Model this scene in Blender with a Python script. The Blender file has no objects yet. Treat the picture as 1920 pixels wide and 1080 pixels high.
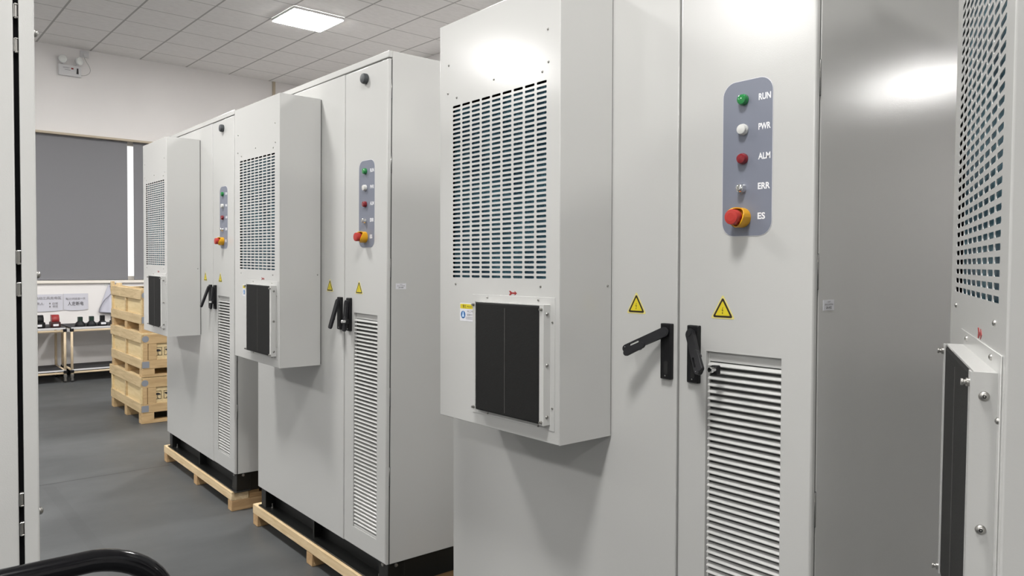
import bpy, bmesh, math, random
from mathutils import Vector, Matrix
random.seed(7)
S = bpy.context.scene
COL = S.collection
PI = math.pi

# ---------------------------------------------------------------- camera, world, exposure
F_PX = 1413.82
YAW, PITCH, ROLL = 0.8611, 0.0377, -0.0122
CAM_Z = 1.561
fw = Vector((-math.sin(YAW), math.cos(YAW), 0)); rt = Vector((math.cos(YAW), math.sin(YAW), 0)); up = Vector((0, 0, 1))
f2 = fw * math.cos(PITCH) - up * math.sin(PITCH); u2 = fw * math.sin(PITCH) + up * math.cos(PITCH)
ri = rt * math.cos(ROLL) - u2 * math.sin(ROLL); ui = rt * math.sin(ROLL) + u2 * math.cos(ROLL)
cam_data = bpy.data.cameras.new('camera')
cam_data.sensor_width = 36.0
cam_data.lens = 36.0 * F_PX / 1920.0
cam_data.clip_start = 0.02
cam = bpy.data.objects.new('camera', cam_data)
COL.objects.link(cam)
cam.matrix_world = Matrix(((ri.x, ui.x, -f2.x, 0), (ri.y, ui.y, -f2.y, 0), (ri.z, ui.z, -f2.z, CAM_Z), (0, 0, 0, 1)))
S.camera = cam

world = bpy.data.worlds.new('daylight'); S.world = world; world.use_nodes = True
bg = world.node_tree.nodes['Background']
bg.inputs[0].default_value = (1.0, 1.0, 1.0, 1); bg.inputs[1].default_value = 1.1

S.view_settings.view_transform = 'Standard'
S.view_settings.look = 'None'
S.view_settings.exposure = 0.0
S.view_settings.gamma = 1.0
S.view_settings.use_curve_mapping = False
S.cycles.use_denoising = True
S.cycles.max_bounces = 8
S.cycles.diffuse_bounces = 5
S.cycles.sample_clamp_indirect = 8.0
LAMP = 100.0                     # radiance of the ceiling panels

# ---------------------------------------------------------------- materials
MATS = {}
def mat(name, color=(.5, .5, .5), rough=.5, metal=0.0, spec=.5, bump=None, vary=None, emit=None, coat=0.0, trans=0.0):
    """bump = (scale, strength, distance), vary = (scale, amount)"""
    if name in MATS: return MATS[name]
    m = bpy.data.materials.new(name); m.use_nodes = True
    nt = m.node_tree; b = nt.nodes['Principled BSDF']
    b.inputs['Base Color'].default_value = (*color, 1); b.inputs['Roughness'].default_value = rough
    b.inputs['Metallic'].default_value = metal; b.inputs['Specular IOR Level'].default_value = spec
    b.inputs['Coat Weight'].default_value = coat
    if trans: b.inputs['Transmission Weight'].default_value = trans
    tc = nt.nodes.new('ShaderNodeTexCoord')
    if vary:
        n = nt.nodes.new('ShaderNodeTexNoise'); n.inputs['Scale'].default_value = vary[0]; n.inputs['Detail'].default_value = 5
        r = nt.nodes.new('ShaderNodeMapRange'); r.inputs['From Min'].default_value = .3; r.inputs['From Max'].default_value = .7
        r.inputs['To Min'].default_value = 1 - vary[1]; r.inputs['To Max'].default_value = 1 + vary[1]
        mx = nt.nodes.new('ShaderNodeVectorMath'); mx.operation = 'SCALE'
        mx.inputs[0].default_value = color
        nt.links.new(tc.outputs['Object'], n.inputs['Vector']); nt.links.new(n.outputs['Fac'], r.inputs['Value'])
        nt.links.new(r.outputs['Result'], mx.inputs['Scale']); nt.links.new(mx.outputs[0], b.inputs['Base Color'])
    if bump:
        n = nt.nodes.new('ShaderNodeTexNoise'); n.inputs['Scale'].default_value = bump[0]; n.inputs['Detail'].default_value = 1.5
        bp = nt.nodes.new('ShaderNodeBump'); bp.inputs['Strength'].default_value = bump[1]; bp.inputs['Distance'].default_value = bump[2]
        nt.links.new(tc.outputs['Object'], n.inputs['Vector']); nt.links.new(n.outputs['Fac'], bp.inputs['Height'])
        nt.links.new(bp.outputs[0], b.inputs['Normal'])
    if emit:
        b.inputs['Emission Color'].default_value = (*emit[0], 1); b.inputs['Emission Strength'].default_value = emit[1]
    MATS[name] = m
    return m

PAINT = mat('grey_powder_coat', (.52, .52, .508), rough=.17, spec=.5, bump=(420, .24, .0006))
WHITE_PAINT = mat('light_powder_coat', (.53, .53, .518), rough=.17, bump=(420, .10, .0006))
BLACK_PAINT = mat('black_powder_coat', (.006, .0065, .006), rough=.35, bump=(200, .1, .001))
GASKET = mat('black_gasket', (.012, .012, .012), rough=.8)
GALV = mat('galvanised_plate', (.30, .32, .36), rough=.5, metal=.3)
CABLE = mat('grey_cable', (.38, .37, .36), rough=.6)
SEAL = mat('dark_grey_door_seal', (.06, .06, .06), rough=.8)
LOUVRE_BACK = mat('louvre_backing', (.16, .16, .155), rough=.6)
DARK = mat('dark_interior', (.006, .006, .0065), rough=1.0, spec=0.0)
STEEL = mat('zinc_steel', (.42, .41, .39), rough=.34, metal=1.0)
CHROME = mat('chrome', (.8, .8, .8), rough=.1, metal=1.0)
PLASTIC = mat('black_plastic', (.006, .006, .007), rough=.45, spec=.3, bump=(900, .08, .0004))
PLASTIC2 = mat('charcoal_plastic', (.011, .011, .013), rough=.48, spec=.3, bump=(900, .08, .0004))
CAPGREY = mat('grey_rubber_cap', (.05, .055, .06), rough=.5)
PANEL = mat('slate_panel_film', (.185, .20, .25), rough=.45)
PANEL_RIM = mat('pale_panel_rim', (.62, .62, .66), rough=.5)
TXT_WHITE = mat('white_print', (.85, .85, .87), rough=.5)
TXT_BLACK = mat('black_print', (.02, .018, .02), rough=.6)
TXT_GREY = mat('grey_print', (.22, .21, .22), rough=.7)
GREEN = mat('green_lens', (.01, .20, .045), rough=.2, coat=.6)
WHITE_LENS = mat('white_lens', (.62, .62, .60), rough=.25, coat=.5)
RED = mat('red_lens', (.20, .006, .012), rough=.2, coat=.6)
ES_RED = mat('red_mushroom_button', (.42, .03, .022), rough=.42)
ES_YEL = mat('yellow_guard', (.72, .36, .01), rough=.4)
YELLOW = mat('warning_yellow', (.68, .56, .02), rough=.45)
PALE_YELLOW = mat('pale_yellow_border', (.70, .62, .22), rough=.5)
STK_BLACK = mat('warning_black', (.025, .015, .008), rough=.5)
STK_WHITE = mat('sticker_white', (.70, .70, .74), rough=.5)
STK_BLUE = mat('sticker_blue', (.02, .13, .36), rough=.5)
STK_SKY = mat('sticker_pale_blue', (.5, .66, .85), rough=.5)
ARROW_RED = mat('arrow_red', (.28, .015, .015), rough=.5)
WOODEND = mat('cut_wood', (.42, .27, .14), rough=.75)
PIPE = mat('ivory_pipe', (.66, .53, .36), rough=.4)
ALU = mat('aluminium_strip', (.72, .72, .74), rough=.4, metal=.3)
BENCHTOP = mat('dark_mat', (.03, .03, .033), rough=.7)
TUBE = mat('glossy_black_tube', (.003, .003, .004), rough=.14, spec=.32)
RUBBER = mat('black_rubber', (.012, .012, .012), rough=.8)
DARKGREEN = mat('dark_green_plastic', (.012, .028, .022), rough=.35)
CHARGER_RED = mat('red_charger_plastic', (.30, .03, .03), rough=.4)
DARKRED = mat('dark_red_plastic', (.05, .014, .014), rough=.4)
TAG = mat('white_tag', (.75, .75, .78), rough=.6)
PAPER = mat('notice_paper', (.60, .60, .66), rough=.8)
BAG = mat('white_plastic_bag', (.56, .56, .64), rough=.5)
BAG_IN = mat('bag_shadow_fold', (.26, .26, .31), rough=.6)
WALL = mat('white_wall_paint', (.82, .80, .79), rough=.85, vary=(1.1, .03), bump=(30, .08, .003))
TRIM = mat('window_trim', (.84, .79, .72), rough=.6)
BEIGE = mat('beige_trim', (.50, .43, .33), rough=.7)
BLIND = mat('grey_blind_fabric', (.21, .21, .225), rough=.8, bump=(300, .1, .001))
ELIGHT = mat('emergency_light_plastic', (.68, .68, .69), rough=.4)
ELENS = mat('clear_lens', (.78, .80, .78), rough=.12, coat=.5)
GLASS = mat('window_glass', (1, 1, 1), rough=.02, trans=1.0)
LIGHT_MAT = mat('led_diffuser', (.9, .9, .9), rough=.5, emit=((1.0, .985, .96), LAMP))
LIGHT_FRAME = mat('white_light_frame', (.8, .8, .8), rough=.4)

def wood_material(name, c1, c2, axis='X'):
    m = bpy.data.materials.new(name); m.use_nodes = True; nt = m.node_tree; b = nt.nodes['Principled BSDF']
    b.inputs['Roughness'].default_value = .72
    tc = nt.nodes.new('ShaderNodeTexCoord'); mp = nt.nodes.new('ShaderNodeMapping')
    mp.inputs['Scale'].default_value = (1.6, 14, 14) if axis == 'X' else (14, 1.6, 14)
    n = nt.nodes.new('ShaderNodeTexNoise'); n.inputs['Scale'].default_value = 2.6; n.inputs['Detail'].default_value = 6; n.inputs['Distortion'].default_value = .7
    cr = nt.nodes.new('ShaderNodeValToRGB'); cr.color_ramp.elements[0].position = .32; cr.color_ramp.elements[1].position = .68
    cr.color_ramp.elements[0].color = (*c1, 1); cr.color_ramp.elements[1].color = (*c2, 1)
    nt.links.new(tc.outputs['Object'], mp.inputs[0]); nt.links.new(mp.outputs[0], n.inputs['Vector'])
    nt.links.new(n.outputs['Fac'], cr.inputs['Fac']); nt.links.new(cr.outputs['Color'], b.inputs['Base Color'])
    v = nt.nodes.new('ShaderNodeTexVoronoi'); v.inputs['Scale'].default_value = 4.5
    nt.links.new(tc.outputs['Object'], v.inputs['Vector'])
    r = nt.nodes.new('ShaderNodeMapRange'); r.inputs['From Min'].default_value = .02; r.inputs['From Max'].default_value = .06; r.inputs['To Min'].default_value = .5
    nt.links.new(v.outputs['Distance'], r.inputs['Value'])
    mx = nt.nodes.new('ShaderNodeVectorMath'); mx.operation = 'SCALE'
    nt.links.new(cr.outputs['Color'], mx.inputs[0]); nt.links.new(r.outputs['Result'], mx.inputs['Scale']); nt.links.new(mx.outputs[0], b.inputs['Base Color'])
    bp = nt.nodes.new('ShaderNodeBump'); bp.inputs['Strength'].default_value = .25; bp.inputs['Distance'].default_value = .003
    nt.links.new(n.outputs['Fac'], bp.inputs['Height']); nt.links.new(bp.outputs[0], b.inputs['Normal'])
    return m
PINE = wood_material('pine_planks', (.58, .42, .23), (.76, .60, .38))
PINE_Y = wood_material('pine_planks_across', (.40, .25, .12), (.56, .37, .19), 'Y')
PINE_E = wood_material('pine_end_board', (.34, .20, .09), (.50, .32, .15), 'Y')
PLY = wood_material('plywood_sheet', (.64, .49, .26), (.74, .59, .34))
PLANK = wood_material('crate_planks', (.50, .37, .20), (.66, .51, .30))
PLANK_Y = wood_material('crate_planks_side', (.46, .31, .15), (.60, .42, .22), 'Y')

def floor_material():
    m = bpy.data.materials.new('grey_epoxy_floor'); m.use_nodes = True; nt = m.node_tree; b = nt.nodes['Principled BSDF']
    N = nt.nodes.new; Lk = nt.links.new
    tc = N('ShaderNodeTexCoord')
    n1 = N('ShaderNodeTexNoise'); n1.inputs['Scale'].default_value = .9; n1.inputs['Detail'].default_value = 8; n1.inputs['Roughness'].default_value = .62
    mp = N('ShaderNodeMapping'); mp.inputs['Scale'].default_value = (1.0, .45, 1)
    Lk(tc.outputs['Object'], mp.inputs[0]); Lk(mp.outputs[0], n1.inputs['Vector'])
    cr = N('ShaderNodeValToRGB'); cr.color_ramp.elements[0].position = .3; cr.color_ramp.elements[1].position = .72
    cr.color_ramp.elements[0].color = (.050, .054, .056, 1); cr.color_ramp.elements[1].color = (.110, .116, .119, 1)
    Lk(n1.outputs['Fac'], cr.inputs['Fac'])
    sx = N('ShaderNodeSeparateXYZ'); Lk(tc.outputs['Object'], sx.inputs[0])
    def m2(op, a, b_=None):
        q = N('ShaderNodeMath'); q.operation = op
        for k, v in enumerate((a, b_)):
            if v is None: continue
            if isinstance(v, (int, float)): q.inputs[k].default_value = v
            else: Lk(v, q.inputs[k])
        return q.outputs[0]
    # saw-cut joint across the aisle, one every 6 m
    jx = m2('SUBTRACT', sx.outputs[0], -5.874 - 3.0 - 6.0 * 4)
    jm = m2('ABSOLUTE', m2('SUBTRACT', m2('MODULO', jx, 6.0), 3.0))
    joint = m2('LESS_THAN', jm, .006)
    # worn strip where a tape line was
    by = m2('LESS_THAN', m2('ABSOLUTE', m2('SUBTRACT', sx.outputs[1], .915)), .035)
    bx = m2('MULTIPLY', m2('GREATER_THAN', sx.outputs[0], -5.8), m2('LESS_THAN', sx.outputs[0], -3.6))
    band = m2('MULTIPLY', by, bx)
    dk = m2('SUBTRACT', 1.0, m2('ADD', m2('MULTIPLY', joint, .72), m2('MULTIPLY', band, .09)))
    sc_ = N('ShaderNodeVectorMath'); sc_.operation = 'SCALE'; Lk(cr.outputs['Color'], sc_.inputs[0]); Lk(dk, sc_.inputs['Scale'])
    Lk(sc_.outputs[0], b.inputs['Base Color'])
    r = N('ShaderNodeMapRange'); r.inputs['To Min'].default_value = .34; r.inputs['To Max'].default_value = .58
    n2 = N('ShaderNodeTexNoise'); n2.inputs['Scale'].default_value = 2.3; n2.inputs['Detail'].default_value = 6
    Lk(tc.outputs['Object'], n2.inputs['Vector']); Lk(n2.outputs['Fac'], r.inputs['Value']); Lk(r.outputs['Result'], b.inputs['Roughness'])
    bp = N('ShaderNodeBump'); bp.inputs['Strength'].default_value = .06; bp.inputs['Distance'].default_value = .004
    n3 = N('ShaderNodeTexNoise'); n3.inputs['Scale'].default_value = 60; Lk(tc.outputs['Object'], n3.inputs['Vector'])
    Lk(n3.outputs['Fac'], bp.inputs['Height']); Lk(bp.outputs[0], b.inputs['Normal'])
    return m

GX, GY, ZC = -7.015, 4.6717, 4.208       # ceiling grid origin, ceiling height
def ceiling_material():
    m = bpy.data.materials.new('ceiling_tiles'); m.use_nodes = True; nt = m.node_tree; b = nt.nodes['Principled BSDF']
    N = nt.nodes.new; Lk = nt.links.new
    b.inputs['Roughness'].default_value = .9
    tc = N('ShaderNodeTexCoord'); sx = N('ShaderNodeSeparateXYZ'); Lk(tc.outputs['Object'], sx.inputs[0])
    def m2(op, a, b_=None):
        q = N('ShaderNodeMath'); q.operation = op
        for k, v in enumerate((a, b_)):
            if v is None: continue
            if isinstance(v, (int, float)): q.inputs[k].default_value = v
            else: Lk(v, q.inputs[k])
        return q.outputs[0]
    def line(axis, org, w):
        t = m2('MODULO', m2('ADD', m2('SUBTRACT', sx.outputs[axis], org), 60.3), .6)
        return m2('LESS_THAN', m2('ABSOLUTE', m2('SUBTRACT', t, .3)), w)
    g = m2('MAXIMUM', line(0, GX, .0065), line(1, GY, .0105))
    n = N('ShaderNodeTexNoise'); n.inputs['Scale'].default_value = 40; n.inputs['Detail'].default_value = 3
    mp = N('ShaderNodeMapping'); mp.inputs['Scale'].default_value = (1, .35, 1)
    Lk(tc.outputs['Object'], mp.inputs[0]); Lk(mp.outputs[0], n.inputs['Vector'])
    cr = N('ShaderNodeValToRGB'); cr.color_ramp.elements[0].color = (.77, .755, .74, 1); cr.color_ramp.elements[1].color = (.83, .815, .80, 1)
    cr.color_ramp.elements[0].position = .3; cr.color_ramp.elements[1].position = .7
    Lk(n.outputs['Fac'], cr.inputs['Fac'])
    mx = N('ShaderNodeMix'); mx.data_type = 'RGBA'; Lk(g, mx.inputs[0]); Lk(cr.outputs['Color'], mx.inputs[6]); mx.inputs[7].default_value = (.42, .41, .40, 1)
    Lk(mx.outputs[2], b.inputs['Base Color'])
    return m

def coil_material():
    m = bpy.data.materials.new('blue_fin_coil'); m.use_nodes = True; nt = m.node_tree; b = nt.nodes['Principled BSDF']
    N = nt.nodes.new; Lk = nt.links.new
    tc = N('ShaderNodeTexCoord'); w = N('ShaderNodeTexWave'); w.bands_direction = 'X'; w.inputs['Scale'].default_value = 60; w.inputs['Distortion'].default_value = .6
    Lk(tc.outputs['Object'], w.inputs['Vector'])
    n = N('ShaderNodeTexNoise'); n.inputs['Scale'].default_value = 9; Lk(tc.outputs['Object'], n.inputs['Vector'])
    cr = N('ShaderNodeValToRGB'); cr.color_ramp.elements[0].color = (.035, .10, .15, 1); cr.color_ramp.elements[1].color = (.115, .28, .35, 1)
    cr.color_ramp.elements[0].position = .35; cr.color_ramp.elements[1].position = .75
    Lk(n.outputs['Fac'], cr.inputs['Fac']); Lk(cr.outputs['Color'], b.inputs['Base Color'])
    b.inputs['Metallic'].default_value = .55; b.inputs['Roughness'].default_value = .38
    bp = N('ShaderNodeBump'); bp.inputs['Strength'].default_value = .5; bp.inputs['Distance'].default_value = .002
    Lk(w.outputs['Fac'], bp.inputs['Height']); Lk(bp.outputs[0], b.inputs['Normal'])
    return m
COIL = coil_material()

def mesh_material():
    m = bpy.data.materials.new('black_filter_mesh'); m.use_nodes = True; nt = m.node_tree; b = nt.nodes['Principled BSDF']
    N = nt.nodes.new; Lk = nt.links.new
    tc = N('ShaderNodeTexCoord'); v = N('ShaderNodeTexVoronoi'); v.inputs['Scale'].default_value = 420; v.inputs['Randomness'].default_value = .25
    Lk(tc.outputs['Object'], v.inputs['Vector'])
    cr = N('ShaderNodeValToRGB'); cr.color_ramp.elements[0].color = (.003, .003, .003, 1); cr.color_ramp.elements[1].color = (.013, .013, .0125, 1)
    cr.color_ramp.elements[0].position = .2; cr.color_ramp.elements[1].position = .7
    Lk(v.outputs['Distance'], cr.inputs['Fac']); Lk(cr.outputs['Color'], b.inputs['Base Color'])
    b.inputs['Roughness'].default_value = .75; b.inputs['Specular IOR Level'].default_value = .25
    bp = N('ShaderNodeBump'); bp.inputs['Strength'].default_value = .5; bp.inputs['Distance'].default_value = .0015
    Lk(v.outputs['Distance'], bp.inputs['Height']); Lk(bp.outputs[0], b.inputs['Normal'])
    return m
FILTER = mesh_material()
SEAM = mat('filter_seam', (.07, .068, .065), rough=.6)

# ---------------------------------------------------------------- mesh builder
class MB:
    def __init__(s): s.v = []; s.f = []; s.m = []; s.mats = []
    def mi(s, m):
        if m not in s.mats: s.mats.append(m)
        return s.mats.index(m)
    def add(s, vs, fs, m, M=None):
        k = len(s.v); i = s.mi(m)
        for p in vs:
            p = Vector(p); s.v.append(tuple(M @ p) if M else tuple(p))
        for f in fs: s.f.append(tuple(k + a for a in f)); s.m.append(i)
    def box(s, x0, x1, y0, y1, z0, z1, m, bev=0.0, M=None, seg=1):
        bm = bmesh.new(); bmesh.ops.create_cube(bm, size=1)
        for v in bm.verts: v.co = Vector(((x0 + x1) / 2 + v.co.x * (x1 - x0), (y0 + y1) / 2 + v.co.y * (y1 - y0), (z0 + z1) / 2 + v.co.z * (z1 - z0)))
        if bev: bmesh.ops.bevel(bm, geom=list(bm.edges), offset=bev, segments=seg, affect='EDGES', profile=.5)
        s.bm(bm, m, M)
    def bm(s, bm, m, M=None):
        bm.verts.index_update()
        s.add([v.co.copy() for v in bm.verts], [[v.index for v in f.verts] for f in bm.faces], m, M); bm.free()
    def prism(s, poly, y0, y1, m, M=None, mside=None, bev=0.0):
        """poly: (x, z) outline, extruded from y0 (front, smaller) to y1; optional front chamfer"""
        n = len(poly); a = sum(poly[i][0] * poly[(i + 1) % n][1] - poly[(i + 1) % n][0] * poly[i][1] for i in range(n))
        if a < 0: poly = poly[::-1]
        if bev:
            cx = sum(p[0] for p in poly) / n; cz = sum(p[1] for p in poly) / n
            ins = []
            for i in range(n):
                p0, p1, p2 = Vector(poly[i - 1]), Vector(poly[i]), Vector(poly[(i + 1) % n])
                d1 = (p1 - p0).normalized() if (p1 - p0).length > 1e-9 else Vector((1, 0)); d2 = (p2 - p1).normalized() if (p2 - p1).length > 1e-9 else d1
                nn = Vector((-d1.y - d2.y, d1.x + d2.x)); nn = nn.normalized() if nn.length > 1e-9 else Vector((0, 0))
                ins.append(p1 + nn * bev)
            vs = [(p[0], y0, p[1]) for p in ins] + [(p[0], y0 + bev, p[1]) for p in poly] + [(p[0], y1, p[1]) for p in poly]
            s.add(vs, [tuple(range(n))], m, M)
            k = [tuple((i, i + n, (i + 1) % n + n, (i + 1) % n)) for i in range(n)] + [tuple((i + n, i + 2 * n, (i + 1) % n + 2 * n, (i + 1) % n + n)) for i in range(n)] + [tuple(range(3 * n - 1, 2 * n - 1, -1))]
            s.add(vs, k, mside or m, M); return
        vs = [(p[0], y0, p[1]) for p in poly] + [(p[0], y1, p[1]) for p in poly]
        s.add(vs, [tuple(range(n))], m, M)
        s.add(vs, [(i, i + n, (i + 1) % n + n, (i + 1) % n) for i in range(n)] + [tuple(range(2 * n - 1, n - 1, -1))], mside or m, M)
    def tube(s, pts, r, m, seg=12, M=None, caps=True):
        pts = [Vector(p) for p in pts]; rings = []; nrm = None
        for i, p in enumerate(pts):
            t = (pts[min(i + 1, len(pts) - 1)] - pts[max(i - 1, 0)]).normalized()
            if nrm is None:
                nrm = t.orthogonal().normalized()
            else:
                nrm = (nrm - t * nrm.dot(t)).normalized()
            bn = t.cross(nrm); rr = r[i] if isinstance(r, (list, tuple)) else r
            rings.append([p + (nrm * math.cos(2 * PI * k / seg) + bn * math.sin(2 * PI * k / seg)) * rr for k in range(seg)])
        vs = [v for q in rings for v in q]; fs = []
        for i in range(len(pts) - 1):
            for k in range(seg):
                a, b = i * seg + k, i * seg + (k + 1) % seg
                fs.append((a, b, b + seg, a + seg))
        if caps:
            fs.append(tuple(range(seg - 1, -1, -1))); fs.append(tuple(range((len(pts) - 1) * seg, len(pts) * seg)))
        s.add(vs, fs, m, M)
    def lathe(s, prof, m, M=None, seg=20):
        """prof: (r, h) pairs, turned about local -y (h runs toward the viewer, i.e. -y)"""
        vs = []; fs = []; n = len(prof)
        for r, h in prof:
            for k in range(seg):
                a = 2 * PI * k / seg; vs.append((r * math.cos(a), -h, r * math.sin(a)))
        for i in range(n - 1):
            for k in range(seg):
                a, b = i * seg + k, i * seg + (k + 1) % seg
                fs.append((a, b, b + seg, a + seg))
        fs.append(tuple(range(seg))[::-1]); fs.append(tuple(range((n - 1) * seg, n * seg)))
        s.add(vs, fs, m, M)
    def plate(s, x0, x1, z0, z1, y0, y1, m, hole=None, rad=.004, n=4, walls=True):
        """sheet with rounded front edges; front at y0, back at y1, optional rectangular hole"""
        vs = []; fs = []
        def ring(d, y):
            k = len(vs); vs.extend([(x0 + d, y, z0 + d), (x1 - d, y, z0 + d), (x1 - d, y, z1 - d), (x0 + d, y, z1 - d)]); return k
        rr = [ring(rad * (1 - math.sin(PI / 2 * t / n)), y0 + rad * (1 - math.cos(PI / 2 * t / n))) for t in range(n + 1)] + [ring(0, y1)]
        for a, b in zip(rr, rr[1:]):
            for k in range(4): fs.append((a + k, b + k, b + (k + 1) % 4, a + (k + 1) % 4))
        if hole:
            h0, h1, g0, g1 = hole
            k1 = len(vs); vs.extend([(h0, y0, g0), (h1, y0, g0), (h1, y0, g1), (h0, y0, g1)])
            k2 = len(vs); vs.extend([(h0, y1, g0), (h1, y1, g0), (h1, y1, g1), (h0, y1, g1)])
            a = rr[0]; e = rr[-1]
            for k in range(4):
                q = (k + 1) % 4
                fs.append((a + k, a + q, k1 + q, k1 + k)); fs.append((k2 + k, k2 + q, e + q, e + k))
                if walls: fs.append((k1 + k, k1 + q, k2 + q, k2 + k))
        else:
            a = rr[0]; e = rr[-1]; fs.append((a, a + 1, a + 2, a + 3)); fs.append((e + 3, e + 2, e + 1, e))
        s.add(vs, fs, m)
    def mesh(s, name, smooth=True, ang=35):
        me = bpy.data.meshes.new(name); me.from_pydata(s.v, [], s.f)
        for m in s.mats: me.materials.append(m)
        me.polygons.foreach_set('material_index', s.m)
        bm = bmesh.new(); bm.from_mesh(me); bmesh.ops.recalc_face_normals(bm, faces=bm.faces); bm.to_mesh(me); bm.free()
        if smooth:
            me.polygons.foreach_set('use_smooth', [True] * len(me.polygons))
            me.set_sharp_from_angle(angle=math.radians(ang))
            for p in me.polygons:
                if max(abs(c) for c in p.normal) > .99999: p.use_smooth = False
        me.update(); return me

CACHE = {}
def part(name, key, build, parent, loc=(0, 0, 0), rot=(0, 0, 0), label=None, smooth=True):
    """link one part; the mesh of each kind is built once and shared by its repeats"""
    if key not in CACHE:
        mb = MB(); build(mb); CACHE[key] = mb.mesh(name, smooth)
    o = bpy.data.objects.new(name, CACHE[key]); COL.objects.link(o)
    o.parent = parent; o.location = loc; o.rotation_euler = rot
    if label: o['label'] = label
    return o
def thing(name, label, cat, loc=(0, 0, 0), rot=(0, 0, 0), group=None):
    o = bpy.data.objects.new(name, None); COL.objects.link(o); o.empty_display_size = .1
    o.location = loc; o.rotation_euler = rot; o['label'] = label; o['category'] = cat
    if group: o['group'] = group
    return o
def solo(name, label, cat, build, loc=(0, 0, 0), rot=(0, 0, 0), group=None, key=None):
    o = part(name, key or name + label, build, None, loc, rot)
    o['label'] = label; o['category'] = cat
    if group: o['group'] = group
    return o
def structure(name, build, parent=None, smooth=False):
    o = part(name, 'structure_' + name, build, parent, smooth=smooth)
    if parent is None: o['kind'] = 'structure'
    return o
def T(x=0, y=0, z=0): return Matrix.Translation((x, y, z))
def RX(a): return Matrix.Rotation(a, 4, 'X')
def RY(a): return Matrix.Rotation(a, 4, 'Y')
def RZ(a): return Matrix.Rotation(a, 4, 'Z')
def rrect(x0, x1, z0, z1, r, n=6):
    out = []
    for cx, cz, a0 in ((x1 - r, z0 + r, -PI / 2), (x1 - r, z1 - r, 0), (x0 + r, z1 - r, PI / 2), (x0 + r, z0 + r, PI)):
        for k in range(n + 1):
            a = a0 + PI / 2 * k / n; out.append((cx + r * math.cos(a), cz + r * math.sin(a)))
    return out
def circle(cx, cz, r, n=24): return [(cx + r * math.cos(2 * PI * k / n), cz + r * math.sin(2 * PI * k / n)) for k in range(n)]

DG = None
def text_geo(txt, size, sx=1.0, bold=0.0):
    """outline of a line of writing as faces in the x-z plane, left aligned on (0, 0)"""
    global DG
    cu = bpy.data.curves.new('writing', 'FONT'); cu.body = txt; cu.size = size; cu.offset = bold
    cu.resolution_u = 3
    ob = bpy.data.objects.new('writing', cu); COL.objects.link(ob)
    DG = bpy.context.evaluated_depsgraph_get()
    me = bpy.data.meshes.new_from_object(ob.evaluated_get(DG))
    vs = [(v.co.x * sx, 0.0, v.co.y) for v in me.vertices]; fs = [tuple(p.vertices) for p in me.polygons]
    bpy.data.objects.remove(ob); bpy.data.curves.remove(cu); bpy.data.meshes.remove(me)
    return vs, fs
def write(mb, txt, x, y, z, size, m, sx=1.0, bold=0.0, width=None, M=None):
    vs, fs = text_geo(txt, size, sx, bold)
    if not vs: return
    if width:
        a = min(v[0] for v in vs); b = max(v[0] for v in vs); k = width / max(b - a, 1e-6)
        vs = [((v[0] - a) * k, v[1], v[2]) for v in vs]
    mb.add([(x + v[0], y, z + v[2]) for v in vs], fs, m, M)

# ================================================================ THE ROOM
XW = -11.13          # window wall
YB = 5.665           # back wall
XR, YF, YN, XP = 5.5, 13.0, -9.0, -3.5
WIN = (0.30, 3.55, 1.221, 3.094)      # y0, y1, z0, z1 of the window opening

def b_floor(mb): mb.box(XW - .3, XR + .3, YN - .3, YF + .3, -.12, 0, FLOOR_M)
FLOOR_M = floor_material(); CEIL_M = ceiling_material()
structure('floor', b_floor)
structure('ceiling', lambda mb: mb.box(XW - .3, XR + .3, YN - .3, YF + .3, ZC, ZC + .1, CEIL_M))
def b_wl(mb):
    y0, y1, z0, z1 = WIN
    mb.box(XW - .24, XW, -2.0, y0, 0, ZC, WALL); mb.box(XW - .24, XW, YN - .2, -5.2, 0, ZC, WALL)
    mb.box(XW - .24, XW, -5.2, -2.0, 0, z0, WALL); mb.box(XW - .24, XW, -5.2, -2.0, z1, ZC, WALL)
    mb.box(XW - .24, XW, y1, YB + .2, 0, ZC, WALL)
    mb.box(XW - .24, XW, y0, y1, 0, z0, WALL); mb.box(XW - .24, XW, y0, y1, z1, ZC, WALL)
structure('wall_left', b_wl)
structure('wall_back', lambda mb: mb.box(XW, XP, YB, YB + .2, 0, ZC, WALL))
structure('wall_return', lambda mb: mb.box(XP - .2, XP, YB + .2, YF, 0, ZC, WALL))
structure('wall_far', lambda mb: mb.box(XP - .2, XR, YF, YF + .2, 0, ZC, WALL))
structure('wall_right', lambda mb: mb.box(XR, XR + .2, YN, YF + .2, 0, ZC, WALL))
def b_wf(mb):  # wall out of view, opened up for the added fill windows
    mb.box(XW, XR + .2, YN - .2, YN, 0, 1.1, WALL); mb.box(XW, XR + .2, YN - .2, YN, 3.3, ZC, WALL)
    for a, b in ((XW, -9.6), (-6.4, -5.6), (-2.4, -1.6), (1.6, 2.4), (5.0, XR + .2)): mb.box(a, b, YN - .2, YN, 1.1, 3.3, WALL)
structure('wall_front', b_wf)
def unseen_window(n, cx, cy, wd, z0, z1, rz):  # unseen window that lets in daylight to fill the hall
    f = structure(f'window_{n}', lambda mb: [mb.box(*q, TRIM, .003) for q in ((-wd / 2, -wd / 2 + .05, 0, .06, 0, z1 - z0), (wd / 2 - .05, wd / 2, 0, .06, 0, z1 - z0), (-.03, .03, 0, .06, .05, z1 - z0 - .05), (-wd / 2 + .05, wd / 2 - .05, 0, .06, 0, .05), (-wd / 2 + .05, wd / 2 - .05, 0, .06, z1 - z0 - .05, z1 - z0))])
    f.location = (cx, cy, z0); f.rotation_euler = (0, 0, rz)
    structure(f'window_pane_{n}', lambda mb: mb.box(-wd / 2 + .05, wd / 2 - .05, .028, .032, .05, z1 - z0 - .05, GLASS), f)
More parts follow.
